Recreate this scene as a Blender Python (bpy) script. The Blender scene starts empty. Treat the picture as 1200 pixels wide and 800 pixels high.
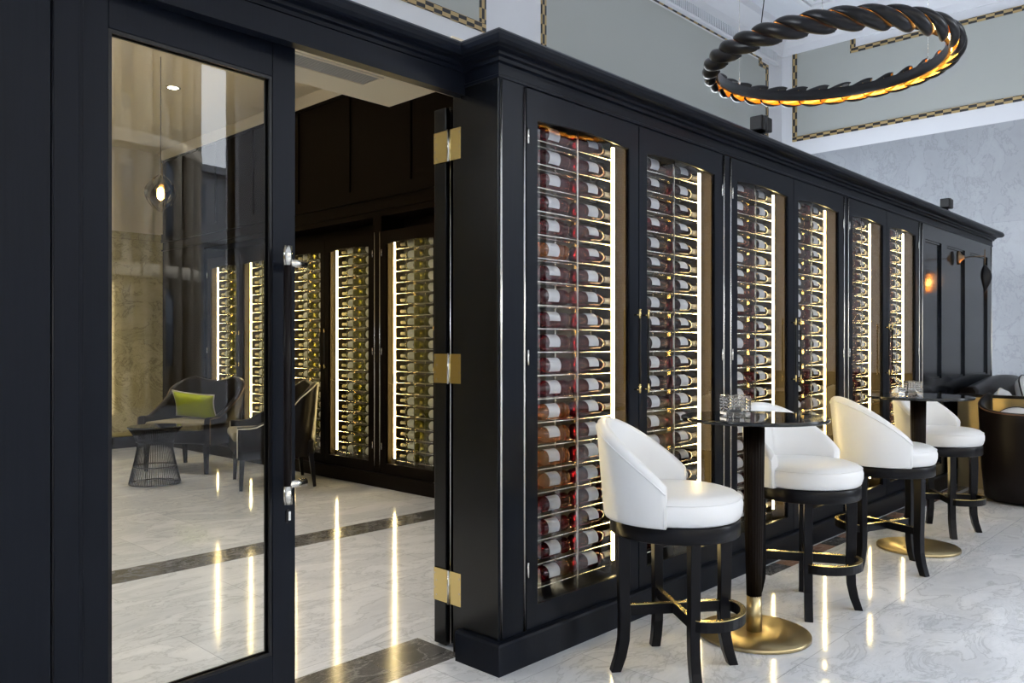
import bpy, bmesh, math, random
from mathutils import Vector, Matrix
random.seed(7)
PI = math.pi
C = bpy.context.scene.collection
SC = bpy.context.scene

# ------------------------------------------------------------------ camera, world, exposure
# world X runs along the shopfront, world Y into the building, the camera stands at (0, 0, 1.45)
F_PX = 950.0
YAW = math.atan2(903.0, F_PX)
cam_d = bpy.data.cameras.new('camera'); cam = bpy.data.objects.new('camera', cam_d); C.objects.link(cam)
cam.location = (0, 0, 1.45)
cam.rotation_euler = (PI / 2, 0, YAW - PI / 2)
cam_d.sensor_width = 36.0; cam_d.lens = 36.0 * F_PX / 1200.0
cam_d.shift_y = 6.0 / 1200.0
cam_d.clip_start = 0.05; cam_d.clip_end = 200
SC.camera = cam
SC.view_settings.view_transform = 'Standard'; SC.view_settings.look = 'None'
SC.view_settings.gamma = 1.0; SC.view_settings.use_curve_mapping = False
SC.view_settings.exposure = 0.0
SC.cycles.use_denoising = True
SC.cycles.max_bounces = 10; SC.cycles.transparent_max_bounces = 24
SC.cycles.diffuse_bounces = 4; SC.cycles.glossy_bounces = 5; SC.cycles.transmission_bounces = 8
SC.cycles.sample_clamp_indirect = 6.0
SC.cycles.caustics_reflective = False; SC.cycles.caustics_refractive = False

world = bpy.data.worlds.new('overcast_sky'); SC.world = world; world.use_nodes = True
bgn = world.node_tree.nodes['Background']
bgn.inputs[0].default_value = (0.87, 0.93, 1.0, 1); bgn.inputs[1].default_value = 11.0
world.cycles.sampling_method = 'MANUAL'; world.cycles.sample_map_resolution = 64

def portal(name, loc, rot, sx, sy):
    l = bpy.data.lights.new(name, 'AREA'); l.shape = 'RECTANGLE'; l.size = sx; l.size_y = sy
    l.cycles.is_portal = True
    o = bpy.data.objects.new(name, l); C.objects.link(o); o.location = loc; o.rotation_euler = rot; return o
STREET_Y = -4.0
WIN = [(-3.4, -0.4), (0.4, 3.2), (3.9, 6.50), (7.6, 10.5)]
for i, (a, b) in enumerate(WIN):
    portal('window_portal', ((a + b) / 2, STREET_Y + .3, 3.0), (-PI / 2, 0, 0), b - a, 5.2)
LED = (1.0, 0.76, 0.36)

# ------------------------------------------------------------------ materials
def pmat(name, col, rough=.5, metal=0., spec=.5, coat=0., coat_r=.05, trans=0., ior=1.45, bump=None, sheen=0.):
    m = bpy.data.materials.new(name); m.use_nodes = True
    b = m.node_tree.nodes['Principled BSDF']
    b.inputs['Base Color'].default_value = (*col, 1); b.inputs['Roughness'].default_value = rough
    b.inputs['Metallic'].default_value = metal; b.inputs['Specular IOR Level'].default_value = spec
    b.inputs['Coat Weight'].default_value = coat; b.inputs['Coat Roughness'].default_value = coat_r
    b.inputs['Transmission Weight'].default_value = trans; b.inputs['IOR'].default_value = ior
    if sheen: b.inputs['Sheen Weight'].default_value = sheen
    if bump:
        sc, st, stretch = bump
        nt = m.node_tree; tc = nt.nodes.new('ShaderNodeTexCoord'); mp = nt.nodes.new('ShaderNodeMapping')
        mp.inputs['Scale'].default_value = stretch
        n = nt.nodes.new('ShaderNodeTexNoise'); n.inputs['Scale'].default_value = sc; n.inputs['Detail'].default_value = 4
        bp = nt.nodes.new('ShaderNodeBump'); bp.inputs['Strength'].default_value = st; bp.inputs['Distance'].default_value = .004
        nt.links.new(tc.outputs['Object'], mp.inputs[0]); nt.links.new(mp.outputs[0], n.inputs['Vector'])
        nt.links.new(n.outputs['Fac'], bp.inputs['Height']); nt.links.new(bp.outputs[0], b.inputs['Normal'])
    return m
def emat(name, col, strength):
    m = bpy.data.materials.new(name); m.use_nodes = True
    b = m.node_tree.nodes['Principled BSDF']; b.inputs['Base Color'].default_value = (*col, 1)
    b.inputs['Emission Color'].default_value = (*col, 1); b.inputs['Emission Strength'].default_value = strength
    return m
def thin_glass(name, tint=(1, 1, 1), ior=1.45, rough=0.0, fac_mul=1.0):
    m = bpy.data.materials.new(name); m.use_nodes = True; nt = m.node_tree; nt.nodes.clear()
    out = nt.nodes.new('ShaderNodeOutputMaterial'); mix = nt.nodes.new('ShaderNodeMixShader')
    tr = nt.nodes.new('ShaderNodeBsdfTransparent'); tr.inputs[0].default_value = (*tint, 1)
    gl = nt.nodes.new('ShaderNodeBsdfGlossy'); gl.inputs['Roughness'].default_value = rough
    ge = nt.nodes.new('ShaderNodeNewGeometry'); dt = nt.nodes.new('ShaderNodeVectorMath'); dt.operation = 'DOT_PRODUCT'
    nt.links.new(ge.outputs['Incoming'], dt.inputs[0]); nt.links.new(ge.outputs['Normal'], dt.inputs[1])
    def mth(op, a, b=None):
        n = nt.nodes.new('ShaderNodeMath'); n.operation = op; n.use_clamp = op != 'ABSOLUTE'
        for i, v in enumerate((a, b)):
            if v is None: continue
            if isinstance(v, (int, float)): n.inputs[i].default_value = v
            else: nt.links.new(v, n.inputs[i])
        return n.outputs[0]
    f0 = 2 * ((ior - 1) / (ior + 1)) ** 2 * fac_mul
    c = mth('ABSOLUTE', dt.outputs['Value']); o1 = mth('SUBTRACT', 1.0, c); p5 = mth('POWER', o1, 5.0)
    nt.links.new(mth('ADD', mth('MULTIPLY', p5, 1 - f0), f0), mix.inputs[0])
    nt.links.new(tr.outputs[0], mix.inputs[1]); nt.links.new(gl.outputs[0], mix.inputs[2])
    nt.links.new(mix.outputs[0], out.inputs[0]); return m

def marble(name, base, vein, dark, rough, tile=None, scale=1.0, grout=(.45, .46, .48), vein_amt=1.0, rot=.6, dist=1.0):
    """white stone with fine branching veins; tile = (w, h, ax, ay) adds thin joints"""
    m = bpy.data.materials.new(name); m.use_nodes = True; nt = m.node_tree; L = nt.links
    b = nt.nodes['Principled BSDF']; b.inputs['Roughness'].default_value = rough; b.inputs['Specular IOR Level'].default_value = .5
    tc = nt.nodes.new('ShaderNodeTexCoord')
    mp = nt.nodes.new('ShaderNodeMapping'); mp.inputs['Scale'].default_value = (scale, scale * 2.1, scale * 1.3); mp.inputs['Rotation'].default_value = (.2, .3, rot)
    L.new(tc.outputs['Object'], mp.inputs[0])
    n1 = nt.nodes.new('ShaderNodeTexNoise'); n1.inputs['Scale'].default_value = 1.1; n1.inputs['Detail'].default_value = 9; n1.inputs['Roughness'].default_value = .62; n1.inputs['Distortion'].default_value = 1.4 * dist
    n2 = nt.nodes.new('ShaderNodeTexNoise'); n2.inputs['Scale'].default_value = 3.6; n2.inputs['Detail'].default_value = 8; n2.inputs['Roughness'].default_value = .6; n2.inputs['Distortion'].default_value = 2.2 * dist
    n3 = nt.nodes.new('ShaderNodeTexNoise'); n3.inputs['Scale'].default_value = .7; n3.inputs['Detail'].default_value = 3
    for n in (n1, n2, n3): L.new(mp.outputs[0], n.inputs['Vector'])
    def ridge(src, w, pw=1.0):
        a = nt.nodes.new('ShaderNodeMath'); a.operation = 'SUBTRACT'; a.inputs[1].default_value = .5; L.new(src, a.inputs[0])
        c = nt.nodes.new('ShaderNodeMath'); c.operation = 'ABSOLUTE'; L.new(a.outputs[0], c.inputs[0])
        d = nt.nodes.new('ShaderNodeMapRange'); d.inputs['From Min'].default_value = 0; d.inputs['From Max'].default_value = w
        d.inputs['To Min'].default_value = 1; d.inputs['To Max'].default_value = 0; L.new(c.outputs[0], d.inputs['Value']); return d.outputs[0]
    r1 = ridge(n1.outputs['Fac'], .022); r2 = ridge(n2.outputs['Fac'], .02)
    mk = nt.nodes.new('ShaderNodeMapRange'); mk.inputs['From Min'].default_value = .42; mk.inputs['From Max'].default_value = .62; L.new(n3.outputs['Fac'], mk.inputs['Value'])
    m2 = nt.nodes.new('ShaderNodeMath'); m2.operation = 'MULTIPLY'; L.new(r2, m2.inputs[0]); L.new(mk.outputs[0], m2.inputs[1])
    mx = nt.nodes.new('ShaderNodeMath'); mx.operation = 'MAXIMUM'; L.new(r1, mx.inputs[0]); L.new(m2.outputs[0], mx.inputs[1])
    va = nt.nodes.new('ShaderNodeMath'); va.operation = 'MULTIPLY'; va.inputs[1].default_value = .62 * vein_amt; L.new(mx.outputs[0], va.inputs[0])
    cl = nt.nodes.new('ShaderNodeMix'); cl.data_type = 'RGBA'; cl.inputs[6].default_value = (*base, 1); cl.inputs[7].default_value = (*dark, 1)
    n1r = nt.nodes.new('ShaderNodeMapRange'); n1r.inputs['From Min'].default_value = .35; n1r.inputs['From Max'].default_value = .7; L.new(n1.outputs['Fac'], n1r.inputs['Value'])
    L.new(n1r.outputs[0], cl.inputs[0])
    c2 = nt.nodes.new('ShaderNodeMix'); c2.data_type = 'RGBA'; c2.inputs[7].default_value = (*vein, 1)
    L.new(va.outputs[0], c2.inputs[0]); L.new(cl.outputs[2], c2.inputs[6])
    col = c2.outputs[2]
    if tile:
        tw, th, ax, ay = tile
        sp = nt.nodes.new('ShaderNodeSeparateXYZ'); L.new(tc.outputs['Object'], sp.inputs[0])
        cb = nt.nodes.new('ShaderNodeCombineXYZ'); L.new(sp.outputs[ax], cb.inputs[0]); L.new(sp.outputs[ay], cb.inputs[1])
        br = nt.nodes.new('ShaderNodeTexBrick'); br.inputs['Scale'].default_value = 1.0
        br.inputs['Brick Width'].default_value = tw; br.inputs['Row Height'].default_value = th
        br.inputs['Mortar Size'].default_value = .0022; br.inputs['Mortar Smooth'].default_value = 0
        br.inputs['Color1'].default_value = (1, 1, 1, 1); br.inputs['Color2'].default_value = (.86, .87, .88, 1); br.inputs['Mortar'].default_value = (*grout, 1)
        L.new(cb.outputs[0], br.inputs['Vector'])
        c3 = nt.nodes.new('ShaderNodeMix'); c3.data_type = 'RGBA'; c3.blend_type = 'MULTIPLY'; c3.inputs[0].default_value = 1
        L.new(col, c3.inputs[6]); L.new(br.outputs['Color'], c3.inputs[7]); col = c3.outputs[2]
    L.new(col, b.inputs['Base Color']); return m

def wood_mat(name, c1, c2, rough, scale=30, spec=.5, coat=.0):
    m = bpy.data.materials.new(name); m.use_nodes = True; nt = m.node_tree; L = nt.links
    b = nt.nodes['Principled BSDF']; b.inputs['Roughness'].default_value = rough; b.inputs['Specular IOR Level'].default_value = spec
    b.inputs['Coat Weight'].default_value = coat; b.inputs['Coat Roughness'].default_value = .08
    tc = nt.nodes.new('ShaderNodeTexCoord'); mp = nt.nodes.new('ShaderNodeMapping'); mp.inputs['Scale'].default_value = (scale, scale, 1.2)
    n = nt.nodes.new('ShaderNodeTexNoise'); n.inputs['Scale'].default_value = 3; n.inputs['Detail'].default_value = 6
    cr = nt.nodes.new('ShaderNodeMix'); cr.data_type = 'RGBA'; cr.inputs[6].default_value = (*c1, 1); cr.inputs[7].default_value = (*c2, 1)
    L.new(tc.outputs['Object'], mp.inputs[0]); L.new(mp.outputs[0], n.inputs['Vector']); L.new(n.outputs['Fac'], cr.inputs[0]); L.new(cr.outputs[2], b.inputs['Base Color'])
    bp = nt.nodes.new('ShaderNodeBump'); bp.inputs['Strength'].default_value = .06; bp.inputs['Distance'].default_value = .003
    L.new(n.outputs['Fac'], bp.inputs['Height']); L.new(bp.outputs[0], b.inputs['Normal'])
    return m
def mosaic_mat(name, scale):
    m = bpy.data.materials.new(name); m.use_nodes = True; nt = m.node_tree; L = nt.links
    b = nt.nodes['Principled BSDF']; b.inputs['Roughness'].default_value = .45
    tc = nt.nodes.new('ShaderNodeTexCoord'); mp = nt.nodes.new('ShaderNodeMapping'); mp.inputs['Scale'].default_value = scale; mp.inputs['Location'].default_value = (.5, .5, .02)
    ck = nt.nodes.new('ShaderNodeTexChecker'); ck.inputs['Scale'].default_value = 1
    ck.inputs['Color1'].default_value = (.012, .012, .014, 1); ck.inputs['Color2'].default_value = (.42, .30, .13, 1)
    L.new(tc.outputs['Object'], mp.inputs[0]); L.new(mp.outputs[0], ck.inputs['Vector']); L.new(ck.outputs['Color'], b.inputs['Base Color']); return m

M = {}
M['lacquer'] = wood_mat('black_lacquered_wood', (.004, .006, .011), (.008, .010, .016), .36, 40, .12)
M['inner_wood'] = wood_mat('dark_brown_wood', (.004, .0025, .0018), (.009, .005, .003), .42, 30, .08)
M['rack_back'] = pmat('dark_rack_backing', (.030, .026, .020), .5)
M['jamb'] = pmat('bronze_jamb_lining', (.020, .015, .008), .60, 0, spec=.08, bump=(10, .6, (1, 1, 30)))
M['gloss'] = pmat('semi_gloss_black_lacquer', (.006, .007, .009), .20, spec=.55)
M['chrome'] = pmat('polished_nickel', (.75, .73, .68), .22, 1.0)
M['brass'] = pmat('polished_brass', (.86, .68, .30), .24, 1.0)
M['brushed'] = pmat('brushed_brass', (.55, .44, .24), .30, 1.0, bump=(60, .15, (1, 1, 1)))
M['bronze'] = pmat('dark_bronze', (.16, .11, .07), .3, 1.0)
M['steel'] = pmat('steel_rod', (.75, .74, .70), .18, 1.0)
M['white_leather'] = pmat('white_leather', (.80, .81, .83), .34, spec=.5, bump=(240, .10, (1, 1, 1)))
M['dark_leather'] = pmat('dark_brown_leather', (.007, .005, .005), .33, spec=.18, bump=(160, .12, (1, 1, 1)))
M['seat_suede'] = pmat('olive_seat_fabric', (.20, .17, .09), .8, sheen=.3)
M['black_wood'] = pmat('black_satin_wood', (.004, .004, .006), .28, spec=.2)
M['black_metal'] = pmat('black_metal', (.006, .006, .008), .30, spec=.3)
M['black_glass'] = pmat('black_glass_top', (.006, .007, .009), .04, spec=.6)
M['grey_glass'] = thin_glass('clear_cabinet_glass', (.97, .98, .97), 1.45, 0, 1.25)
M['door_glass'] = thin_glass('clear_door_glass', (.95, .97, .96), 1.5, 0, .58)
M['crystal'] = pmat('crystal_glass', (1, 1, 1), .01, trans=1, ior=1.5)
M['smoked'] = thin_glass('smoked_glass', (.34, .27, .18), 1.5, 0, 1.3)
M['plaster'] = pmat('white_plaster', (.69, .70, .73), .85)
M['panel_grey'] = pmat('grey_green_plaster', (.40, .415, .39), .85)
M['ceiling'] = pmat('ceiling_paint', (.72, .74, .78), .9)
M['cream_ceiling'] = pmat('cream_ceiling_paint', (.74, .66, .50), .8)
M['floor'] = marble('white_marble_floor', (.84, .85, .88), (.30, .32, .35), (.64, .66, .70), .085, (1.2, .8, 0, 1), 1.9, grout=(.62, .63, .65), vein_amt=.65, rot=.35, dist=.6)
M['dark_band'] = marble('dark_grey_marble', (.085, .085, .085), (.42, .41, .40), (.13, .125, .12), .13, (.9, .36, 0, 1), 2.2, grout=(.5, .5, .5), vein_amt=.9, rot=.2)
M['dark_tile'] = marble('dark_inlay_marble', (.05, .055, .065), (.3, .3, .3), (.09, .09, .1), .2, None, 4)
M['brown_tile'] = marble('brown_inlay_marble', (.22, .12, .09), (.5, .4, .35), (.30, .18, .13), .2, None, 4)
M['wall_marble'] = marble('grey_wall_marble', (.36, .375, .40), (.14, .15, .165), (.315, .328, .35), .35, (2.2, 1.6, 1, 2), 1.6, grout=(.75, .75, .75), vein_amt=.55, dist=.25)
M['cream_marble'] = marble('cream_wall_marble', (.60, .53, .30), (.16, .13, .06), (.46, .40, .21), .07, (2.4, 3.0, 0, 2), 2.2, grout=(.5, .5, .5), vein_amt=1.0)
M['mosaic_x'] = mosaic_mat('mosaic_along_x', (9.0, 0.0, 25.0))
M['mosaic_y'] = mosaic_mat('mosaic_along_y', (0.0, 9.0, 25.0))
M['mosaic_zx'] = mosaic_mat('mosaic_upright_x', (25.0, 0.0, 9.0))
M['mosaic_zy'] = mosaic_mat('mosaic_upright_y', (0.0, 25.0, 9.0))
M['led'] = emat('warm_led', (1.0, .75, .33), 46.0)
M['led_dim'] = emat('warm_led_lamp', (1.0, .66, .28), 13.0)
M['bulb'] = emat('amber_bulb', (1.0, .50, .14), 55.0)
M['down'] = emat('downlight_lens', (1.0, .86, .62), 14.0)
M['gold_inside'] = pmat('gold_leaf_lining', (.95, .58, .16), .30, 1.0)
M['red_bottle'] = pmat('dark_red_wine_glass', (.17, .004, .012), .03, spec=.6, trans=.80, ior=1.33)
M['rose_bottle'] = pmat('rose_wine_glass', (.62, .20, .05), .03, spec=.6, trans=.80, ior=1.33)
M['black_bottle'] = pmat('near_black_wine_glass', (.045, .005, .010), .03, spec=.6, trans=.65, ior=1.33)
M['green_bottle'] = pmat('olive_wine_glass', (.36, .34, .05), .05, spec=.6, trans=.8, ior=1.33)
M['label'] = pmat('paper_label', (.60, .60, .65), .6)
M['cream_label'] = pmat('cream_paper_label', (.70, .68, .52), .6)
M['foil_red'] = pmat('pewter_foil', (.42, .38, .33), .3, .6)
M['foil_gold'] = pmat('gold_foil', (.70, .58, .30), .3, .7)
M['green_cushion'] = pmat('lime_green_velvet', (.40, .47, .0), .75, sheen=.4, bump=(120, .3, (1, 1, 1)))
M['white_cord'] = pmat('cream_piping', (.75, .72, .62), .6)
M['black_cord'] = pmat('black_piping', (.01, .01, .012), .5)
M['white_fabric'] = pmat('white_fabric', (.72, .73, .75), .7, bump=(90, .2, (1, 1, 1)))
M['grille'] = pmat('vent_grey', (.42, .41, .38), .6)
M['stone'] = pmat('street_stone', (.48, .42, .33), .9, bump=(4, .5, (1, 1, 3)))
M['stone2'] = pmat('street_stone_grey', (.20, .21, .23), .9)
M['asphalt'] = pmat('asphalt', (.07, .07, .075), .9)
M['window_dark'] = pmat('street_window_glass', (.08, .10, .13), .1)

# ------------------------------------------------------------------ mesh helpers
def B(): return bmesh.new()
def box(bm, x0, x1, y0, y1, z0, z1, mi=0):
    vs = [bm.verts.new(p) for p in ((x0, y0, z0), (x1, y0, z0), (x1, y1, z0), (x0, y1, z0), (x0, y0, z1), (x1, y0, z1), (x1, y1, z1), (x0, y1, z1))]
    for f in ((0, 3, 2, 1), (4, 5, 6, 7), (0, 1, 5, 4), (1, 2, 6, 5), (2, 3, 7, 6), (3, 0, 4, 7)):
        bm.faces.new([vs[i] for i in f]).material_index = mi
    return vs
def bbox(bm, x0, x1, y0, y1, z0, z1, r=.003, seg=2):
    """bevelled box"""
    t = bmesh.new(); box(t, x0, x1, y0, y1, z0, z1)
    bmesh.ops.bevel(t, geom=t.edges[:], offset=r, segments=seg, affect='EDGES', profile=.5)
    merge(bm, t)
def merge(bm, t, mat=None):
    if mat is not None: bmesh.ops.transform(t, matrix=mat, verts=t.verts)
    mp = {}
    for v in t.verts: mp[v] = bm.verts.new(v.co)
    for f in t.faces:
        nf = bm.faces.new([mp[v] for v in f.verts]); nf.material_index = f.material_index; nf.smooth = f.smooth
    t.free()
def lathe(bm, prof, seg=32, cx=0, cy=0, cap=True, mi=0, axis='z', off=0., flute=None):
    """prof: list of (radius, height)"""
    rings = []
    for r, h in prof:
        ring = []
        for i in range(seg):
            a = 2 * PI * i / seg + off
            rr = r * (1 + (flute[1] * (0.5 - 0.5 * math.cos(flute[0] * a)) if flute else 0))
            u, v = rr * math.cos(a), rr * math.sin(a)
            p = (cx + u, cy + v, h) if axis == 'z' else (h, cx + u, cy + v)
            ring.append(bm.verts.new(p))
        rings.append(ring)
    for a, b in zip(rings, rings[1:]):
        for i in range(seg):
            j = (i + 1) % seg
            f = bm.faces.new((a[i], a[j], b[j], b[i])); f.smooth = True; f.material_index = mi
    if cap:
        f = bm.faces.new(list(reversed(rings[0]))); f.material_index = mi
        f = bm.faces.new(rings[-1]); f.material_index = mi
    return rings
def tube(bm, pts, r, seg=8, cap=True, closed=False, smooth=True):
    pts = [Vector(p) for p in pts]; n = len(pts); rings = []
    up = None
    for i, p in enumerate(pts):
        if closed: t = (pts[(i + 1) % n] - pts[i - 1]).normalized()
        else: t = (pts[min(i + 1, n - 1)] - pts[max(i - 1, 0)]).normalized()
        if up is None: up = Vector((0, 0, 1)) if abs(t.z) < .9 else Vector((1, 0, 0))
        s = t.cross(up)
        if s.length < 1e-4: s = t.cross(Vector((1, 0, 0)))
        s.normalize(); u2 = s.cross(t).normalized(); up = u2
        rr = r[i] if isinstance(r, (list, tuple)) else r
        rings.append([bm.verts.new(p + s * rr * math.cos(2 * PI * k / seg) + u2 * rr * math.sin(2 * PI * k / seg)) for k in range(seg)])
    m = n if closed else n - 1
    for i in range(m):
        a, b = rings[i], rings[(i + 1) % n]
        for k in range(seg):
            j = (k + 1) % seg; f = bm.faces.new((a[k], a[j], b[j], b[k])); f.smooth = smooth
    if cap and not closed:
        bm.faces.new(list(reversed(rings[0]))); bm.faces.new(rings[-1])
def bar(bm, path, w, h, upv=(0, 0, 1)):
    """rectangular section swept along a path; w sideways, h along up; w,h may be lists"""
    path = [Vector(p) for p in path]; n = len(path); rings = []
    for i, p in enumerate(path):
        t = (path[min(i + 1, n - 1)] - path[max(i - 1, 0)]).normalized()
        s = t.cross(Vector(upv)).normalized(); u = s.cross(t).normalized()
        ww = w[i] if isinstance(w, (list, tuple)) else w; hh = h[i] if isinstance(h, (list, tuple)) else h
        rings.append([bm.verts.new(p + s * a * ww / 2 + u * b * hh / 2) for a, b in ((-1, -1), (1, -1), (1, 1), (-1, 1))])
    for a, b in zip(rings, rings[1:]):
        for k in range(4):
            j = (k + 1) % 4; bm.faces.new((a[k], a[j], b[j], b[k]))
    bm.faces.new(list(reversed(rings[0]))); bm.faces.new(rings[-1])
def sweep_profile(bm, path, prof, close=True):
    """path: 2D polyline (x,y); outward normal = right-hand side of travel; prof: closed loop of (out, z)"""
    n = len(path); rings = []
    P = [Vector((x, y, 0)) for x, y in path]
    for i in range(n):
        def nrm(a, b):
            d = (b - a).normalized(); return Vector((d.y, -d.x, 0))
        if i == 0: nn = nrm(P[0], P[1])
        elif i == n - 1: nn = nrm(P[-2], P[-1])
        else:
            a, b = nrm(P[i - 1], P[i]), nrm(P[i], P[i + 1]); nn = (a + b) / (1 + a.dot(b))
        rings.append([bm.verts.new(P[i] + nn * o + Vector((0, 0, z))) for o, z in prof])
    k = len(prof)
    for a, b in zip(rings, rings[1:]):
        for i in range(k):
            j = (i + 1) % k; bm.faces.new((a[i], b[i], b[j], a[j]))
    bm.faces.new(rings[0]); bm.faces.new(list(reversed(rings[-1])))
def link(name, bm, mats, parent=None, smooth_angle=None, bevel=None):
    bmesh.ops.recalc_face_normals(bm, faces=bm.faces)
    me = bpy.data.meshes.new(name); bm.to_mesh(me); bm.free()
    if not isinstance(mats, (list, tuple)): mats = [mats]
    for m in mats: me.materials.append(m)
    o = bpy.data.objects.new(name, me); C.objects.link(o)
    if parent is not None: o.parent = parent
    if bevel:
        md = o.modifiers.new('bevel', 'BEVEL'); md.width = bevel; md.segments = 2; md.limit_method = 'ANGLE'
    return o
def tag(o, label, cat, group=None):
    o['label'] = label; o['category'] = cat
    if group: o['group'] = group
    return o
def thing(name, label, cat, loc=(0, 0, 0), rz=0, group=None):
    o = bpy.data.objects.new(name, None); C.objects.link(o); o.location = loc; o.rotation_euler = (0, 0, rz)
    return tag(o, label, cat, group)
def struct(name, bm, mats, parent=None, **k):
    o = link(name, bm, mats, parent, **k)
    if parent is None: o['kind'] = 'structure'
    return o
def sroot(name, loc=(0, 0, 0), rz=0):
    o = bpy.data.objects.new(name, None); C.objects.link(o); o.location = loc; o.rotation_euler = (0, 0, rz); o['kind'] = 'structure'; return o
def copy_tree(o, parent=None):
    c = o.copy(); C.objects.link(c)
    if parent is not None: c.parent = parent
    for ch in list(kids.get(o.name, ())): copy_tree(ch, c)
    return c
kids = {}
def index_kids():
    kids.clear()
    for o in bpy.data.objects:
        if o.parent: kids.setdefault(o.parent.name, []).append(o)

# ------------------------------------------------------------------ floor
FB = 2.523          # face of the shopfront cabinets
bm = B(); box(bm, -4, 13.2, -4, 12.3, -.12, 0); struct('floor', bm, M['floor'])
bm = B(); box(bm, -1.0, 2.60, 2.80, 3.12, -.002, .0015); struct('trim_1', bm, M['dark_band'])
bm = B(); box(bm, -1.0, 5.14, 5.17, 5.48, -.002, .0015); struct('trim_2', bm, M['dark_band'])
bm = B(); x = 4.85; i = 0
while x < 11.0:
    w = .30 if i % 2 == 0 else .22
    box(bm, x, x + w - .004, 2.35, 2.47, -.002, .0015, i % 2); x += w; i += 1
struct('trim_3', bm, [M['dark_tile'], M['brown_tile']])
bm = B(); box(bm, 8.6, 13.0, -3.9, 2.30, -.002, .001); struct('floor_bar_end', bm, marble('warm_grey_marble_floor', (.42, .38, .36), (.16, .14, .13), (.30, .27, .25), .12, (1.2, .8, 0, 1), 1.4))

# ------------------------------------------------------------------ main hall shell
HZ = 6.7
bm = B(); box(bm, -4.2, 13.4, -4.2, 6.4, HZ, HZ + .2)
struct('ceiling', bm, M['ceiling'])
# ceiling cornices and coffer mouldings
bm = B()
sweep_profile(bm, [(-4, 6.1), (13.0, 6.1)], [(0, 6.30), (.03, 6.30), (.05, 6.42), (.22, 6.60), (.24, 6.70), (0, 6.70)])
struct('trim_4', bm, M['plaster'])
bm = B()
sweep_profile(bm, [(13.0, 6.1), (13.0, -4)], [(0, 6.30), (.03, 6.30), (.05, 6.42), (.22, 6.60), (.24, 6.70), (0, 6.70)])
struct('trim_5', bm, M['plaster'])
bm = B()
for (x0, x1, y0, y1) in ((-3, 5.6, 1.3, 5.3), (6.3, 12.2, 1.3, 5.3), (-3, 5.6, -3.3, .6), (6.3, 12.2, -3.3, .6)):
    for k, (d, z0) in enumerate(((0, 6.62), (.10, 6.65))):
        w = .09
        box(bm, x0 + d, x1 - d, y0 + d, y0 + d + w, z0, 6.705); box(bm, x0 + d, x1 - d, y1 - d - w, y1 - d, z0, 6.705)
        box(bm, x0 + d, x0 + d + w, y0 + d + w, y1 - d - w, z0, 6.705); box(bm, x1 - d - w, x1 - d, y0 + d + w, y1 - d - w, z0, 6.705)
struct('trim_6', bm, M['plaster'])
# upper wall over the shopfront
bm = B(); box(bm, -4.2, 13.0, 6.1, 6.3, 4.15, HZ); struct('wall_back', bm, M['plaster'])
# far right wall: marble below, plaster above
bm = B(); box(bm, 13.0, 13.25, -4.2, 6.3, 0, 4.60); struct('wall_right', bm, M['wall_marble'])
bm = B(); box(bm, 13.0, 13.25, -4.2, 6.3, 4.60, HZ); struct('wall_right_upper', bm, M['plaster'])
def border(name, axis, poly, at, wdt=.11):
    """mosaic frame following an axis-aligned polygon in a wall plane"""
    bm = B(); n = len(poly)
    for i in range(n):
        (u0, z0), (u1, z1) = poly[i], poly[(i + 1) % n]
        if abs(z0 - z1) < 1e-6:
            a, b = min(u0, u1), max(u0, u1); r = (a - wdt / 2, b + wdt / 2, z0 - wdt / 2, z0 + wdt / 2); mi = 0
        else:
            a, b = min(z0, z1), max(z0, z1); r = (u0 - wdt / 2, u0 + wdt / 2, a + wdt / 2, b - wdt / 2); mi = 1
        if axis == 'x': box(bm, r[0], r[1], at - .012, at + .01, r[2], r[3], mi)
        else: box(bm, at - .012, at + .01, r[0], r[1], r[2], r[3], mi)
    mats = [M['mosaic_x'], M['mosaic_zx']] if axis == 'x' else [M['mosaic_y'], M['mosaic_zy']]
    return struct(name, bm, mats)
# recessed grey fields with borders
bm = B(); box(bm, 6.93, 12.44, 6.094, 6.11, 4.20, 6.05); struct('trim_7', bm, M['panel_grey'])
border('trim_8', 'x', [(6.93, 4.25), (12.44, 4.25), (12.44, 6.0), (12.2, 6.0), (12.2, 6.12), (6.93, 6.12)], 6.094, .08)
bm = B(); box(bm, -.5, 5.97, 6.094, 6.11, 4.78, 6.05); struct('trim_9', bm, M['panel_grey'])
border('trim_10', 'x', [(-.5, 4.80), (5.96, 4.80), (5.96, 6.05), (-.5, 6.05)], 6.094, .09)
bm = B()
v = [(13, 5.87, 4.89), (13, -3.4, 4.89), (13, -3.4, 6.13), (13, 4.92, 6.13), (13, 4.92, 6.40), (13, 5.87, 6.40)]
fr = [bm.verts.new((12.992, y, z)) for x, y, z in v]; bk = [bm.verts.new((13.01, y, z)) for x, y, z in v]
bm.faces.new(fr); bm.faces.new(list(reversed(bk)))
for i in range(6):
    j = (i + 1) % 6; bm.faces.new((fr[j], fr[i], bk[i], bk[j]))
struct('trim_11', bm, M['panel_grey'])
border('trim_12', 'y', [(5.87, 4.89), (-3.4, 4.89), (-3.4, 6.13), (4.92, 6.13), (4.92, 6.40), (5.87, 6.40)], 12.992, .08)
# air slot grille running under the ceiling
g = thing('ceiling_vent', 'long louvred air grille high under the ceiling, above the dark line', 'vent')
bm = B(); box(bm, 6.6, 12.7, 6.06, 6.10, 6.13, 6.30); link('backing', bm, M['grille'], g)
bm = B(); x = 6.62
while x < 12.68: box(bm, x, x + .018, 6.03, 6.062, 6.145, 6.285); x += .05
link('louvre', bm, M['ceiling'], g)
bm = B(); box(bm, 6.55, 12.75, 6.02, 6.10, 6.095, 6.13); link('frame', bm, M['plaster'], g)
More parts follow.
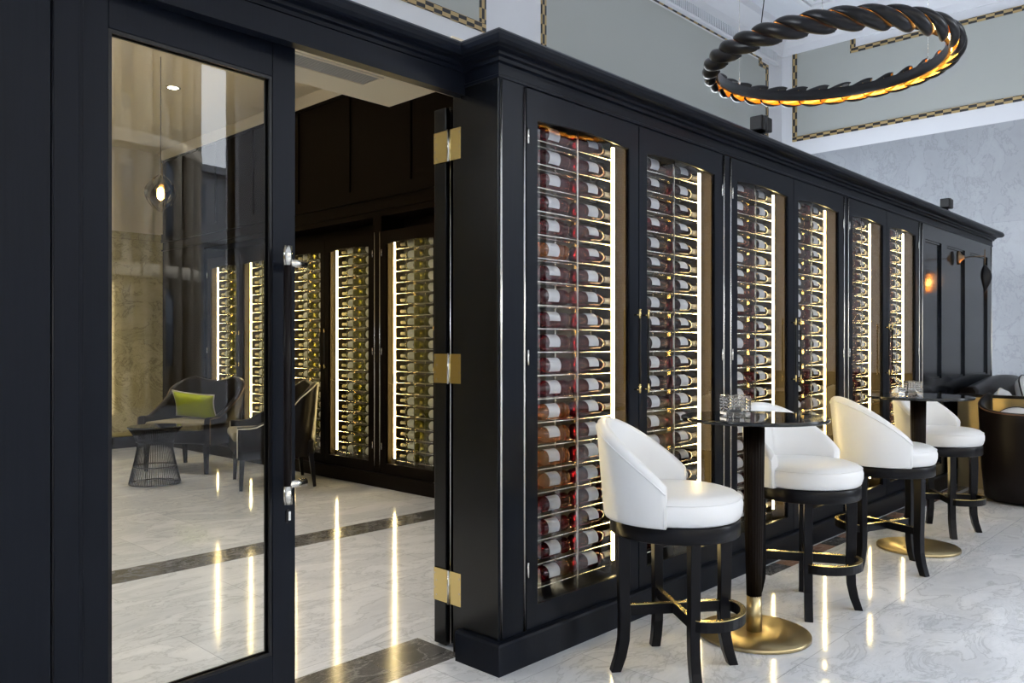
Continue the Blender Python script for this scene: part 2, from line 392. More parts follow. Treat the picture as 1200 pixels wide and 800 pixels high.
# street side: piers and windows; left end wall
bm = B()
xs = [-4.2] + [v for w in WIN for v in w] + [13.2]
for a, b in zip(xs[0::2], xs[1::2]): box(bm, a, b, STREET_Y - .3, STREET_Y, 0, HZ)
for a, b in WIN:
    box(bm, a, b, STREET_Y - .3, STREET_Y, 0, .35); box(bm, a, b, STREET_Y - .3, STREET_Y, 5.6, HZ)
struct('wall_street', bm, M['plaster'])
for i, (a, b) in enumerate(WIN):
    bm = B(); mid = (a + b) / 2
    for xx in (a + .03, b - .03): box(bm, xx - .03, xx + .03, STREET_Y - .18, STREET_Y - .10, .35, 5.6)
    for zz in (.38, 5.57): box(bm, a, b, STREET_Y - .18, STREET_Y - .10, zz - .03, zz + .03)
    struct('window_%d' % (i + 1), bm, M['black_metal'])
bm = B(); box(bm, -4.25, -4.0, -4.2, 2.74, 0, HZ); struct('wall_left', bm, M['plaster'])

# ------------------------------------------------------------------ street beyond the windows (seen reflected in the glass)
bm = B(); box(bm, -40, 60, -60, -4.3, -.35, -.25); struct('ground', bm, M['asphalt'])
def street_building(name, label, x0, x1, y0, y1, h, m, round_r=0.0):
    t = thing(name, label, 'building', (0, 0, 0), 0)
    bm = B(); box(bm, x0, x1, y0, y1, -.25, h)
    if round_r: lathe(bm, [(round_r, -.25), (round_r, h)], 40, x1, y1 - round_r)
    for zz, o in ((3.4, .25), (7.0, .3), (h - .5, .5)):
        box(bm, x0 - o, x1, y0, y1 + o, zz, zz + .35)
        if round_r: lathe(bm, [(round_r + o, zz), (round_r + o, zz + .35)], 40, x1, y1 - round_r)
        for k in range(14):
            a = math.radians(-60 + 13 * k)
            tube(bm, [(x1 + (round_r + .12) * math.cos(a), y1 - round_r + (round_r + .12) * math.sin(a), -.2), (x1 + (round_r + .12) * math.cos(a), y1 - round_r + (round_r + .12) * math.sin(a), h - .5)], .16, 8)
    for k in range(12):
        if round_r and k * 2.4 + x0 + .3 < x1: box(bm, x0 + .3 + k * 2.4, x0 + .7 + k * 2.4, y1, y1 + .18, 0, h - .5)
    link('facade', bm, m, t)
    if round_r:
        for k in range(7):
            a = math.radians(-53.5 + 26 * k)
            for zz in (.9, 4.6, 8.4):
                w = B(); lathe(w, [(.55, zz), (.55, zz + 1.9), (.4, zz + 2.2), (.1, zz + 2.35)], 12, x1 + (round_r - .38) * math.cos(a), y1 - round_r + (round_r - .38) * math.sin(a)); link('window', w, M['window_dark'], t)
    x = x0 + 1.0
    while x < x1 - 1.5:
        for zz in (.8, 4.3, 8.0):
            if zz + 2.2 < h:
                w = B(); box(w, x, x + 1.1, y1 - .02, y1 + .03, zz, zz + 2.1); link('window', w, M['window_dark'], t)
                w2 = B(); box(w2, x - .12, x + 1.22, y1 - .02, y1 + .10, zz + 2.1, zz + 2.3); link('lintel', w2, m, t)
        x += 2.4
    return t
street_building('corner_building', 'ornate pale stone building with rounded corner across the street', -24, 12.2, -30, -16, 14, M['stone'], 2.6)
street_building('street_building', 'plain grey building further down the street', 21.0, 46, -44, -33, 11.2, M['stone2'])

# ------------------------------------------------------------------ shopfront: cornice, frieze, plinth, pilasters
CX0 = 2.569
PROF_C = [(-.12, 2.695), (.0, 2.695), (.012, 2.70), (.016, 2.735), (.03, 2.742), (.036, 2.752), (.062, 2.765), (.085, 2.79), (.095, 2.80), (.105, 2.805), (.125, 2.81), (.13, 2.835), (.12, 2.852), (-.12, 2.852)]
path = [(-3.9, 2.76), (CX0, 2.76), (CX0, FB), (11.02, FB), (11.02, 3.6)]
# bullnose top moulding
prof = [(-.14, 2.70), (.0, 2.70), (.0, 2.712), (.018, 2.716), (.018, 2.732), (.034, 2.738), (.036, 2.752), (.058, 2.756)]
for k in range(7):
    a = -PI / 2 + PI * k / 6; prof.append((.060 + .032 * math.cos(a) + .012, 2.790 + .034 * math.sin(a)))
prof += [(.03, 2.832), (-.14, 2.832)]
bm = B(); sweep_profile(bm, path, prof); o = struct('trim_13', bm, M['lacquer'])
bm = B(); sweep_profile(bm, path, [(-.10, 2.645), (.0, 2.645), (.006, 2.648), (.006, 2.66), (.0, 2.664), (.0, 2.702), (-.10, 2.702)]); struct('trim_14', bm, M['lacquer'])
bm = B(); box(bm, 2.50, 11.0, FB + .1, 3.05, 2.76, 2.83); struct('ceiling_pod_light_block', bm, M['inner_wood'])  # unseen slab over the pod, added to block light
# plinth under the cabinets
bm = B(); sweep_profile(bm, [(CX0, 2.77), (CX0, FB), (11.0, FB), (11.0, 3.5)], [(-.09, 0), (.036, 0), (.036, .128), (.030, .138), (.012, .142), (-.09, .142)]); struct('baseboard_front', bm, M['lacquer'])
# corner pilaster and the pilasters between the cabinets
bm = B(); box(bm, CX0 - .001, CX0 + .004, FB + .004, 2.77, .145, 2.645); struct('trim_25', bm, M['gloss'])
bm = B(); box(bm, CX0 + .003, 2.748, FB, 2.77, .14, 2.65); box(bm, 2.66, 2.748, 2.77, 2.86, 0, 2.65); struct('wall_corner_pilaster', bm, M['lacquer'], bevel=.004)
def nickel_bead(x, y=FB):
    bm = B(); tube(bm, [(x, y - .001, .145), (x, y - .001, 2.64)], .0065, 8); return bm
UNITS = [(2.75, .90), (4.665, .90), (6.575, .86)]
bm = B()
for x in (2.583, 2.735, 4.565, 4.652, 6.478, 6.562, 8.31, 8.40, 10.97):
    merge(bm, nickel_bead(x))
struct('trim_15', bm, M['chrome'])
bm = B()
for a, b in ((4.552, 4.664), (6.466, 6.574), (8.296, 8.41)): box(bm, a, b, FB + .002, 2.84, .14, 2.65)
struct('wall_pilasters', bm, M['lacquer'])
# back of the pod towards the inner room
bm = B(); box(bm, 2.66, 11.0, 2.835, 2.87, .0, 2.78); struct('wall_pod_back', bm, M['inner_wood'])
# panelled end of the shopfront
bm = B()
PX = [(8.50, 9.02), (9.20, 9.86), (10.06, 10.80)]
box(bm, 8.41, 10.99, FB + .022, 2.83, .14, 2.65)
xs = [8.41] + [v for p in PX for v in p] + [10.99]
for a, b in zip(xs[0::2], xs[1::2]): box(bm, a, b, FB, FB + .03, .14, 2.65)
for a, b in PX:
    box(bm, a, b, FB, FB + .03, 2.50, 2.65); box(bm, a, b, FB, FB + .03, 1.0, 1.13); box(bm, a, b, FB, FB + .03, .14, .26)
    for z0, z1 in ((.26, 1.0), (1.13, 2.50)):
        f = .018
        box(bm, a, a + f, FB + .010, FB + .024, z0, z1); box(bm, b - f, b, FB + .010, FB + .024, z0, z1)
        box(bm, a, b, FB + .010, FB + .024, z0, z0 + f); box(bm, a, b, FB + .010, FB + .024, z1 - f, z1)
struct('wall_front_panelled', bm, pmat('glossy_black_lacquer', (.007, .009, .014), .14, spec=.5))
bm = B(); box(bm, 10.96, 11.0, FB + .01, 3.55, 0, 2.75); struct('wall_pod_end', bm, M['lacquer'])

# ------------------------------------------------------------------ left part of the shopfront with the glass doors
DY = 2.74
bm = B(); box(bm, -3.9, .832, DY + .03, DY + .14, 0, 2.65); box(bm, -3.9, .828, DY, DY + .03, 0, .30); box(bm, -3.9, -.2, DY, DY + .03, .3, 2.65)
box(bm, .10, .828, DY, DY + .03, .30, 2.65)
struct('wall_front_left', bm, M['lacquer'], bevel=.003)
bm = B(); box(bm, .838, .915, DY + .012, DY + .14, 0, 2.62); box(bm, .9165, .932, DY + .030, DY + .14, 0, 2.62); struct('trim_16', bm, M['lacquer'], bevel=.003)
bm = B(); box(bm, -3.9, 2.60, DY + .0, DY + .055, 2.612, 2.71); struct('trim_17', bm, M['lacquer'])
bm = B(); tube(bm, [(.835, DY + .008, 0), (.835, DY + .008, 2.615)], .004, 6); struct('trim_18', bm, M['black_metal'])
bm = B(); box(bm, 2.600, 2.66, 2.772, 2.858, 0, 2.64); struct('trim_19', bm, M['gloss'], bevel=.002)
# upper dark wall behind the cornice, over the doors
bm = B(); box(bm, -3.9, 2.60, DY + .02, DY + .12, 2.66, 2.80); struct('trim_20', bm, M['lacquer'])

def hinge(parent, name='hinge'):
    h = bpy.data.objects.new(name, None); return h
# closed leaf
W = .815; DZ = 2.645
d1 = sroot('door_1', (.935, DY + .055, 0), math.radians(4.1))
T = .045
bm = B()
gx0, gx1, gz0, gz1 = .085, W - .105, .25, 2.50
box(bm, 0, gx0, 0, T, .008, DZ); box(bm, gx1, W, 0, T, .008, DZ); box(bm, gx0, gx1, 0, T, .008, gz0); box(bm, gx0, gx1, 0, T, gz1, DZ)
link('door_frame', bm, M['lacquer'], d1, bevel=.003)
bm = B(); f = .012
for y0, y1 in ((.004, .014), (T - .014, T - .004)):
    box(bm, gx0, gx0 + f, y0, y1, gz0, gz1); box(bm, gx1 - f, gx1, y0, y1, gz0, gz1); box(bm, gx0 + f, gx1 - f, y0, y1, gz0, gz0 + f); box(bm, gx0 + f, gx1 - f, y0, y1, gz1 - f, gz1)
link('glazing_bead', bm, M['black_metal'], d1)
bm = B(); xx = gx0 + .002; g2 = gx1 - .002; zz0 = gz0 + .002; zz1 = gz1 - .002
vs = [bm.verts.new(p) for p in ((xx, T / 2, zz0), (g2, T / 2, zz0), (g2, T / 2, zz1), (xx, T / 2, zz1))]
e = .022
vi = [bm.verts.new(p) for p in ((xx + e, T / 2 - .0028, zz0 + e), (g2 - e, T / 2 - .0028, zz0 + e), (g2 - e, T / 2 - .0028, zz1 - e), (xx + e, T / 2 - .0028, zz1 - e))]
bm.faces.new(vi)
for i in range(4):
    j = (i + 1) % 4; bm.faces.new((vs[i], vs[j], vi[j], vi[i]))
link('glass_pane', bm, M['door_glass'], d1)
h = link('pull_handle', (lambda b: (tube(b, [(W - .075, -.055, .90), (W - .075, -.055, 1.79)], .016, 16), b)[1])(B()), M['dark_leather'], d1)
for z0, z1, za in ((1.765, 1.84, 1.775), (.84, .91, .915)):
    bm = B(); tube(bm, [(W - .075, -.055, z0), (W - .075, -.055, z1)], .0175, 20); link('end_cap', bm, M['chrome'], h)
    bm = B(); tube(bm, [(W - .075, -.055, za), (W + .012, -.050, za)], .0155, 20); link('bracket', bm, M['chrome'], h)
bm = B()
vsz = []
for k in range(20):
    a = 2 * PI * k / 20; vsz.append((W - .035 + .011 * math.cos(a), .78 + .011 * math.sin(a) + (.016 if math.sin(a) > 0 else -.016)))
fr = [bm.verts.new((x, -.004, z)) for x, z in vsz]; bk = [bm.verts.new((x, .002, z)) for x, z in vsz]
bm.faces.new(fr); bm.faces.new(list(reversed(bk)))
for i in range(20): j = (i + 1) % 20; bm.faces.new((fr[j], fr[i], bk[i], bk[j]))
lk = link('lock_plate', bm, M['black_metal'], d1)
bm = B(); box(bm, W - .040, W - .030, -.012, -.003, .765, .80); link('cylinder', bm, M['chrome'], lk)
bm = B(); tube(bm, [(W - .06, T + .04, .93), (W - .06, T + .04, 1.75)], .012, 10)
ih = link('inside_pull_handle', bm, M['crystal'], d1)
for z in (.90, 1.72):
    bm = B(); tube(bm, [(W - .06, T + .04, z), (W - .06, T + .04, z + .07)], .0135, 12); tube(bm, [(W - .06, T + .04, z + .035), (W - .06, T, z + .035)], .008, 8); link('end_cap', bm, M['brass'], ih)
# open leaf folded back behind the pilaster
d2 = sroot('door_2', (2.605, 2.915, 0), 0)
bm = B(); box(bm, 0, .10, 0, .085, .012, 2.60); box(bm, .70, .82, 0, .085, .012, 2.60); box(bm, .10, .70, 0, .085, .012, .25); box(bm, .10, .70, 0, .085, 2.50, 2.60)
link('door_frame', bm, M['gloss'], d2, bevel=.004)
bm = B(); box(bm, .10, .70, .038, .046, .25, 2.50); link('glass_pane', bm, M['door_glass'], d2)
for zc, hh in ((2.41, .074), (1.345, .070), (.302, .078)):
    bm = B(); box(bm, -.008, -.001, -.026, .078, zc - hh, zc + hh); box(bm, -.008, -.001, -.128, -.034, zc - hh, zc + hh)
    hg = link('hinge', bm, M['brass'], d2)
    bm = B(); tube(bm, [(-.010, -.030, zc - hh - .003), (-.010, -.030, zc + hh + .003)], .0075, 12); link('knuckle', bm, M['chrome'], hg)
    for yy in (-.112, .062):
        for q, zz in enumerate((-.052, -.018, .018, .052)):
            y_ = yy + (.008 if q % 2 else -.004)
            bm = B(); tube(bm, [(-.0095, y_, zc + zz), (-.007, y_, zc + zz)], .0042, 8); link('screw', bm, M['chrome'], hg)
bm = B(); tube(bm, [(2.615, 2.892, .02), (2.615, 2.892, 2.6)], .004, 6); struct('trim_21', bm, M['steel'])

# ------------------------------------------------------------------ inner room
IX = 5.15
bm = B(); box(bm, IX + .30, IX + .42, 2.9, 12.2, 0, 2.85); box(bm, IX, IX + .42, 2.9, 3.9, 2.80, 2.92); box(bm, IX, IX + .42, 3.9, 4.6, 2.80, 3.42)
box(bm, IX, IX + .42, 4.6, 5.3, 2.80, 3.74); box(bm, IX, IX + .42, 5.3, 6.2, 2.80, 4.05); box(bm, IX, IX + .42, 6.2, 12.2, 2.80, 4.45); box(bm, IX, IX + .3, 2.9, 5.86, 0, 2.8); box(bm, IX, IX + .3, 10.72, 12.2, 0, 2.8)
box(bm, IX, IX + .3, 6.76 - .0, 6.90, .0, 2.8)
struct('wall_inner_right', bm, M['inner_wood'])
# panelling above the cabinets
bm = B()
box(bm, IX - .02, IX + .01, 5.86, 12.1, 3.03, 3.11); box(bm, IX - .03, IX, 5.0, 12.1, 2.985, 3.03); box(bm, IX - .02, IX, 5.0, 12.1, 2.86, 2.88)
for y in (6.30, 7.33, 8.35, 9.4, 10.4, 11.4): box(bm, IX - .018, IX, y - .03, y + .03, 3.11, 4.25)
box(bm, IX - .018, IX, 6.2, 12.1, 4.17, 4.3)
struct('trim_22', bm, M['inner_wood'])
bm = B(); box(bm, -2.2, IX + .3, 12.05, 12.25, 0, 3.1); struct('wall_inner_far', bm, M['cream_marble'])
bm = B(); box(bm, -2.2, IX + .3, 12.05, 12.25, 3.1, 4.45); struct('wall_inner_far_upper', bm, M['cream_ceiling'])
bm = B(); box(bm, -2.4, -2.2, 2.9, 6.2, 0, 2.9); box(bm, -2.4, -2.2, 6.2, 12.25, 0, 4.45); struct('wall_inner_left', bm, M['cream_marble'])
bm = B(); box(bm, -2.2, IX, 12.02, 12.06, 0, .16); struct('baseboard_back', bm, M['inner_wood'])
bm = B(); box(bm, IX - .04, IX + .02, 5.3, 12.0, 0, .14); struct('baseboard_right', bm, M['inner_wood'])
# entrance soffit stepping up to the high ceiling
bm = B()
box(bm, -2.2, 3.045, 3.02, 3.86, 2.90, 2.925); box(bm, -2.2, 3.045, 2.80, 2.965, 2.80, 2.86); box(bm, -2.2, 3.045, 3.86, 3.92, 2.9, 3.42); box(bm, 3.045, IX + .3, 3.86, 3.92, 3.12, 3.42)
box(bm, 3.045, IX + .3, 3.05, 3.4, 2.90, 2.95); box(bm, 3.045, IX + .3, 2.86, 3.05, 2.83, 2.86); box(bm, 3.045, IX + .3, 3.35, 3.92, 3.12, 3.18)
box(bm, -2.2, IX + .3, 3.90, 4.65, 3.38, 3.44); box(bm, -2.2, IX + .3, 4.6, 4.65, 3.4, 3.76); box(bm, -2.2, IX + .3, 4.6, 5.35, 3.68, 3.76); box(bm, -2.2, IX + .3, 5.3, 5.35, 3.7, 4.1); box(bm, -2.2, IX + .3, 5.3, 6.2, 4.02, 4.1); box(bm, -2.2, IX + .3, 6.15, 6.22, 4.0, 4.4); box(bm, -2.2, IX + .3, 6.15, 12.2, 4.30, 4.42)
struct('ceiling_inner', bm, M['cream_ceiling'])
bm = B(); sweep_profile(bm, [(IX, 12.0), (IX, 6.2)], [(0, 4.20), (.03, 4.20), (.10, 4.29), (.10, 4.305), (0, 4.305)]); struct('trim_23', bm, M['cream_ceiling'])
g = thing('ceiling_vent', 'small louvred air vent in the soffit just inside the doorway', 'vent', (2.36, 3.60, 2.90))
bm = B()
box(bm, -.55, .33, -.09, -.075, -.008, 0); box(bm, -.55, .33, .075, .09, -.008, 0); box(bm, -.55, -.535, -.075, .075, -.008, 0); box(bm, .315, .33, -.075, .075, -.008, 0); link('frame', bm, M['cream_ceiling'], g)
bm = B(); box(bm, -.535, .315, -.075, .075, -.003, -.0005); link('backing', bm, M['rack_back'], g)
bm = B()
for i in range(9): box(bm, -.53, .31, -.070 + i * .0163, -.070 + i * .0163 + .008, -.007, -.0035)
link('louvre', bm, M['grille'], g)

# ------------------------------------------------------------------ wine cabinets
BX_R0, BX_R1 = .47, .80      # right-hand bottles: base to lip inside a bay
def arch_pts(x0, x1, z, rise, n=12):
    return [(x0 + (x1 - x0) * i / n, z + rise * (1 - (2 * i / n - 1) ** 2)) for i in range(n + 1)]
def cabinet(name, label, loc, rz, w, wood, back, led):
    """two glazed doors, origin at the lower left of the face; x along the face, y into the cabinet"""
    t = thing(name, label, 'wine cabinet', loc, rz, None)
    Z0, Z1 = .143, 2.642; D = .30; W2 = 2 * w
    bm = B()
    box(bm, .0, .018, .026, D, Z0, Z1); box(bm, W2 - .018, W2, .026, D, Z0, Z1); box(bm, w - .010, w + .010, .026, D, Z0, Z1)
    box(bm, .018, W2 - .018, .026, D, Z0, Z0 + .05); box(bm, .018, W2 - .018, .026, D, Z1 - .04, Z1)
    link('case', bm, wood, t)
    bm = B(); box(bm, .018, W2 - .018, D - .02, D - .002, Z0 + .05, Z1 - .04); link('back_panel', bm, back, t)
    for k in range(2):
        bx = k * w
        # door frame with shallow arched head
        a, b, z0, z1 = bx + .078, bx + w - .085, .248, 2.505
        bm = B()
        T = .026; rise = .020
        box(bm, bx + .003, a, 0, T, Z0, Z1); box(bm, b, bx + w - .003, 0, T, Z0, Z1); box(bm, a, b, 0, T, Z0, z0)
        ap = arch_pts(a, b, z1, rise)
        for (xa, za), (xb, zb) in zip(ap, ap[1:]):
            vs = [bm.verts.new(p) for p in ((xa, 0, za), (xb, 0, zb), (xb, 0, Z1), (xa, 0, Z1), (xa, T, za), (xb, T, zb), (xb, T, Z1), (xa, T, Z1))]
            for f in ((0, 1, 2, 3), (7, 6, 5, 4), (0, 4, 5, 1), (3, 2, 6, 7)): bm.faces.new([vs[i] for i in f])
        bmesh.ops.remove_doubles(bm, verts=bm.verts, dist=1e-5)
        d = link('door', bm, wood, t)
        # raised moulding round the opening
        bm = B(); mo = .010
        loop = [(a, z0), (b, z0)] + [(x, z) for x, z in reversed(ap)]
        n = len(loop)
        tube(bm, [(x, .006, z) for x, z in loop], .005, 6, closed=True); link('bead', bm, wood, d)
        bm = B(); vs = [bm.verts.new((x, .015, z)) for x, z in loop]; bm.faces.new(vs); link('pane', bm, M['grey_glass'], d)
        # pull handle near the meeting stiles
        hx = bx + (w - .040 if k == 0 else .040)
        bm = B(); tube(bm, [(hx, -.034, 1.23), (hx, -.034, 1.61)], .0062, 10); hd = link('handle', bm, M['black_metal'], d)
        for zz in (1.62, 1.22):
            bm = B(); tube(bm, [(hx, -.034, zz - .018), (hx, -.034, zz + .03)], .007, 8); tube(bm, [(hx, 0.002, zz), (hx, -.034, zz)], .004, 6); link('handle_end', bm, M['brass'], d)
        ex = bx + (.008 if k == 0 else w - .008)
        for zz in (.42, 1.40, 2.42):
            bm = B(); tube(bm, [(ex, -.004, zz - .035), (ex, -.004, zz + .035)], .006, 8); link('hinge', bm, M['steel'], d)
        # light strips on both jambs
        for s in (-1, 1):
            xx = bx + .072 if s < 0 else bx + w - .078
            bm = B(); box(bm, xx - .009, xx + .009, .112, .120, .29, 2.53); link('light_strip', bm, led, t)
            bm = B(); box(bm, xx - .008, xx + .008, .1205, .128, Z0 + .05, 2.56); link('strip_mount', bm, M['steel'], t)
            x_ = bx + .0185 if s < 0 else bx + w - .0185
            if s < 0 and k == 1: x_ = bx + .011
            if s > 0 and k == 0: x_ = bx + w - .011
            bm = B(); box(bm, min(x_, x_ - s * .006), max(x_, x_ - s * .006), .03, D - .022, Z0 + .05, Z1 - .04); link('jamb_lining', bm, M['jamb'], t)
        # rack: uprights and rails
        bm = B()
        for xx in (.145, .452, w - .150):
            for yy in ((.066, .215) if xx == .452 else (.215,)): box(bm, bx + xx - .004, bx + xx + .004, yy - .004, yy + .004, Z0 + .05, 2.58)
        for i in range(20):
            zz = 2.507 - .1153 * i - .047
            for yy in (.118, .197): tube(bm, [(bx + .04, yy, zz), (bx + w - .05, yy, zz)], .0035, 6)
            for xx in (.27, w - .30): box(bm, bx + xx, bx + xx + .035, .205, .225, zz - .03, zz + .006, 1)
        link('rack', bm, [M['steel'], M['brass']], t)
    return t
def make_bottle(name, glass, label_m, foil, lab=(.085, .168, -20, 96)):
    """bottle lying along +x: base at x=0, lip at x=.33"""
    bm = B()
    lathe(bm, [(.004, .014), (.022, .004), (.034, .0), (.040, .006), (.041, .020), (.041, .195), (.039, .212), (.030, .232), (.019, .250), (.0155, .262), (.0150, .318), (.0170, .319), (.0170, .329), (.012, .330)], 18, 0, 0, True, 0, 'x')
    b = link(name, bm, glass)
    bm = B()
    for x0, x1, r in ((lab[0], lab[1], .0418),):
        n = 14; ra, rb = [], []
        for i in range(n + 1):
            a = math.radians(lab[2] + (lab[3] - lab[2]) * i / n)     # wraps the front and top
            yy, zz = -r * math.cos(a + PI / 2 - PI / 2) , r * math.sin(a)
            ra.append(bm.verts.new((x0, yy, zz))); rb.append(bm.verts.new((x1, yy, zz)))
        for i in range(n):
            f = bm.faces.new((ra[i], rb[i], rb[i + 1], ra[i + 1])); f.smooth = True
    lb = link('label', bm, label_m, b)
    bm = B(); lathe(bm, [(.0160, .262), (.0158, .316), (.0178, .318), (.0178, .3305), (.006, .3312)], 14, 0, 0, True, 0, 'x'); link('foil_capsule', bm, foil, b)
    return b
ORD = ['topmost', 'second from top', 'third from top', 'fourth from top', 'fifth from top', 'sixth from top', 'seventh from top', 'eighth from top', 'ninth from top', 'tenth from top',
       'eleventh from top', 'twelfth from top', 'thirteenth from top', 'fourteenth from top', 'fifteenth from top', 'sixteenth from top', 'seventeenth from top', 'eighteenth from top', 'nineteenth from top', 'bottommost']
NUM = ['first', 'second', 'third', 'fourth', 'fifth', 'sixth']
protos = {}
for nm, g, l, f in (('red', 'red_bottle', 'label', 'foil_red'), ('dark', 'black_bottle', 'label', 'foil_red'), ('rose', 'rose_bottle', 'label', 'foil_gold'), ('white', 'green_bottle', 'cream_label', 'foil_gold')):
    protos[nm] = make_bottle({'red': 'red_wine_bottle', 'dark': 'red_wine_bottle', 'rose': 'rose_wine_bottle', 'white': 'white_wine_bottle'}[nm], M[g], M[l], M[f], *(((.085, .185, -75, 115),) if nm == 'white' else ()))
index_kids()
used = set()
def put_bottle(kind, mat, label, group):
    src = protos[kind]
    if kind in used: o = copy_tree(src)
    else: o = src; used.add(kind)
    o.matrix_world = mat
    tag(o, label, 'bottle', group)
def fill_bay(origin, rz, bx, w, kind_of, word, where, group):
    R = Matrix.Translation(origin) @ Matrix.Rotation(rz, 4, 'Z')
    for col in (0, 1):
        for i in range(20):
            z = 2.507 - .1153 * i
            jit = random.uniform(-.006, .006); roll = random.uniform(-.35, .35)
            if col == 1: m = Matrix.Translation((bx + w - .375 + jit, .157, z)) @ Matrix.Rotation(roll, 4, 'X')
            else: m = Matrix.Translation((bx + .465 + jit, .157, z)) @ Matrix.Rotation(PI, 4, 'Z') @ Matrix.Rotation(-1.92 + roll, 4, 'X')
            k = kind_of(col, i)
            wd = {'red': 'Red', 'dark': 'Dark red', 'rose': 'Amber rosé', 'white': 'White'}[k]
            put_bottle(k, R @ m, '%s wine bottle %s, %s column, %s' % (wd, ORD[i], ('left', 'right')[col], where), group)
led_n = M['led']
for u, (x0, w) in enumerate(UNITS):
    cabinet('wine_cabinet', ['tall black double-door wine cabinet beside the corner pilaster, nearest the entrance', 'tall black double-door wine cabinet behind the second stool, middle of three', 'tall black double-door wine cabinet farthest along the front, beside plain panelling'][u], (x0, FB, 0), 0, w, M['lacquer'], M['rack_back'], led_n)
    for k in range(2):
        n = u * 2 + k
        def kind_of(col, i, n=n):
            if n == 0: return 'red' if col == 1 else ('rose' if i in (5, 12, 13, 14, 15) else 'red')
            if n == 1: return 'dark' if (col == 1 or i % 7 != 3) else 'red'
            return 'red' if (n == 2 and col == 0) else 'dark'
        fill_bay((x0, FB, 0), 0, k * w, w, kind_of, '', '%s outer glass door from the corner' % NUM[n], 'red wine bottles lying in the outer cabinets')
INNER = [(6.76, .90), (8.70, .90), (10.63, .90)]
for u, (ye, w) in enumerate(INNER):
    cabinet('wine_cabinet', ['dark brown wine cabinet in the inner room, nearest the open door leaf', 'dark brown wine cabinet in the inner room, partly behind the glass door handle', 'dark brown wine cabinet in the inner room, farthest, behind the armchair'][u], (IX, ye, 0), -PI / 2, w, M['inner_wood'], M['rack_back'], led_n)
    for k in range(2):
        if u == 0 and k == 0: pass
        fill_pos = u * 2 + (1 - k)
        if u == 0 and k == 1: continue
        fill_bay((IX, ye, 0), -PI / 2, k * w, w, lambda c, i: 'white', '', '%s inner-room glass door from the doorway' % NUM[fill_pos - 1], 'white wine bottles lying in the inner room cabinets')
bm = B()
for y in (6.785, 6.875, 8.735, 8.765): tube(bm, [(IX - .001, y, .15), (IX - .001, y, 2.64)], .0065, 8)
struct('trim_24', bm, M['chrome'])

# ------------------------------------------------------------------ bar stools
def shell_prof(th, zb, zt, ro, ri):
    """closed section loop at one angle: (radius, z)"""
    t = ro - ri; mid = (ro + ri) / 2; h = zt - zb
    flare = .10 * max(0, h - .10)
    pts = [(ro - .006, zb), (ro, zb + .012), (ro + flare * .5, zb + h * .5), (ro + flare, zt - t * .45)]
    for k in range(1, 5):
        a = PI * k / 5; pts.append((mid + flare + t / 2 * math.cos(a), zt - t * .45 + t * .5 * math.sin(a)))
    pts += [(ri + flare, zt - t * .45), (ri + flare * .5, zb + h * .5), (ri, zb + .012), (ri + .004, zb)]
    return pts
def wrap_shell(a_max, zb, ztf, ro, ri, n=40, sx=1.0, sy=1.0):
    """shell wrapped round -x (the back); a=0 at the back"""
    bm = B(); rings = []; top = []
    for i in range(n + 1):
        a = -a_max + 2 * a_max * i / n
        zt = ztf(a)
        ring = []
        ca, sa = -math.cos(a), math.sin(a)
        p = shell_prof(a, zb, zt, ro, ri)
        for r, z in p: ring.append(bm.verts.new((ca * r * sx, sa * r * sy, z)))
        r, z = p[3]; top.append((ca * (r + .001) * sx, sa * (r + .001) * sy, z - .004))
        rings.append(ring)
    k = len(rings[0])
    for a, b in zip(rings, rings[1:]):
        for i in range(k):
            j = (i + 1) % k; f = bm.faces.new((a[i], b[i], b[j], a[j])); f.smooth = True
    bm.faces.new(rings[0]); bm.faces.new(list(reversed(rings[-1])))
    return bm, top
def make_stool():
    t = thing('bar_stool', 'x', 'bar stool')
    # seat cushion
    bm = B(); R = .292
    lathe(bm, [(.20, .690), (R - .012, .690), (R - .001, .700), (R + .008, .730), (R + .009, .760), (R + .002, .784), (R - .018, .801), (R - .05, .811), (R - .12, .817), (.004, .819)], 48)
    s = link('seat', bm, M['white_leather'], t)
    bm = B(); tube(bm, [((R + .003) * math.cos(2 * PI * i / 48), (R + .003) * math.sin(2 * PI * i / 48), .784) for i in range(48)], .0035, 6, closed=True); link('piping', bm, M['white_leather'], s)
    am = math.radians(92); c0 = math.cos(am)
    def zt(a):
        u = (math.cos(a) - c0) / (1 - c0)
        return .862 + .258 * max(0, u) ** .92
    bm, top = wrap_shell(am, .688, zt, .318, .262, 44)
    b = link('backrest', bm, M['white_leather'], t)
    bm = B(); tube(bm, top, .0042, 6); link('piping', bm, M['white_leather'], b)
    for s_ in (-1, 1):
        bm = B(); a = am * s_ * .985; tube(bm, [(-math.cos(a) * .3195, math.sin(a) * .3195, z) for z in (.695, .74, .79, .83)], .003, 6); link('seam', bm, M['white_leather'], b)
    # swivel base turns separately, so it is one Empty below the thing
    bm = B(); lathe(bm, [(.20, .618), (.286, .618), (.290, .622), (.290, .684), (.286, .688), (.20, .688)], 48); link('apron', bm, M['black_wood'], t)
    return t
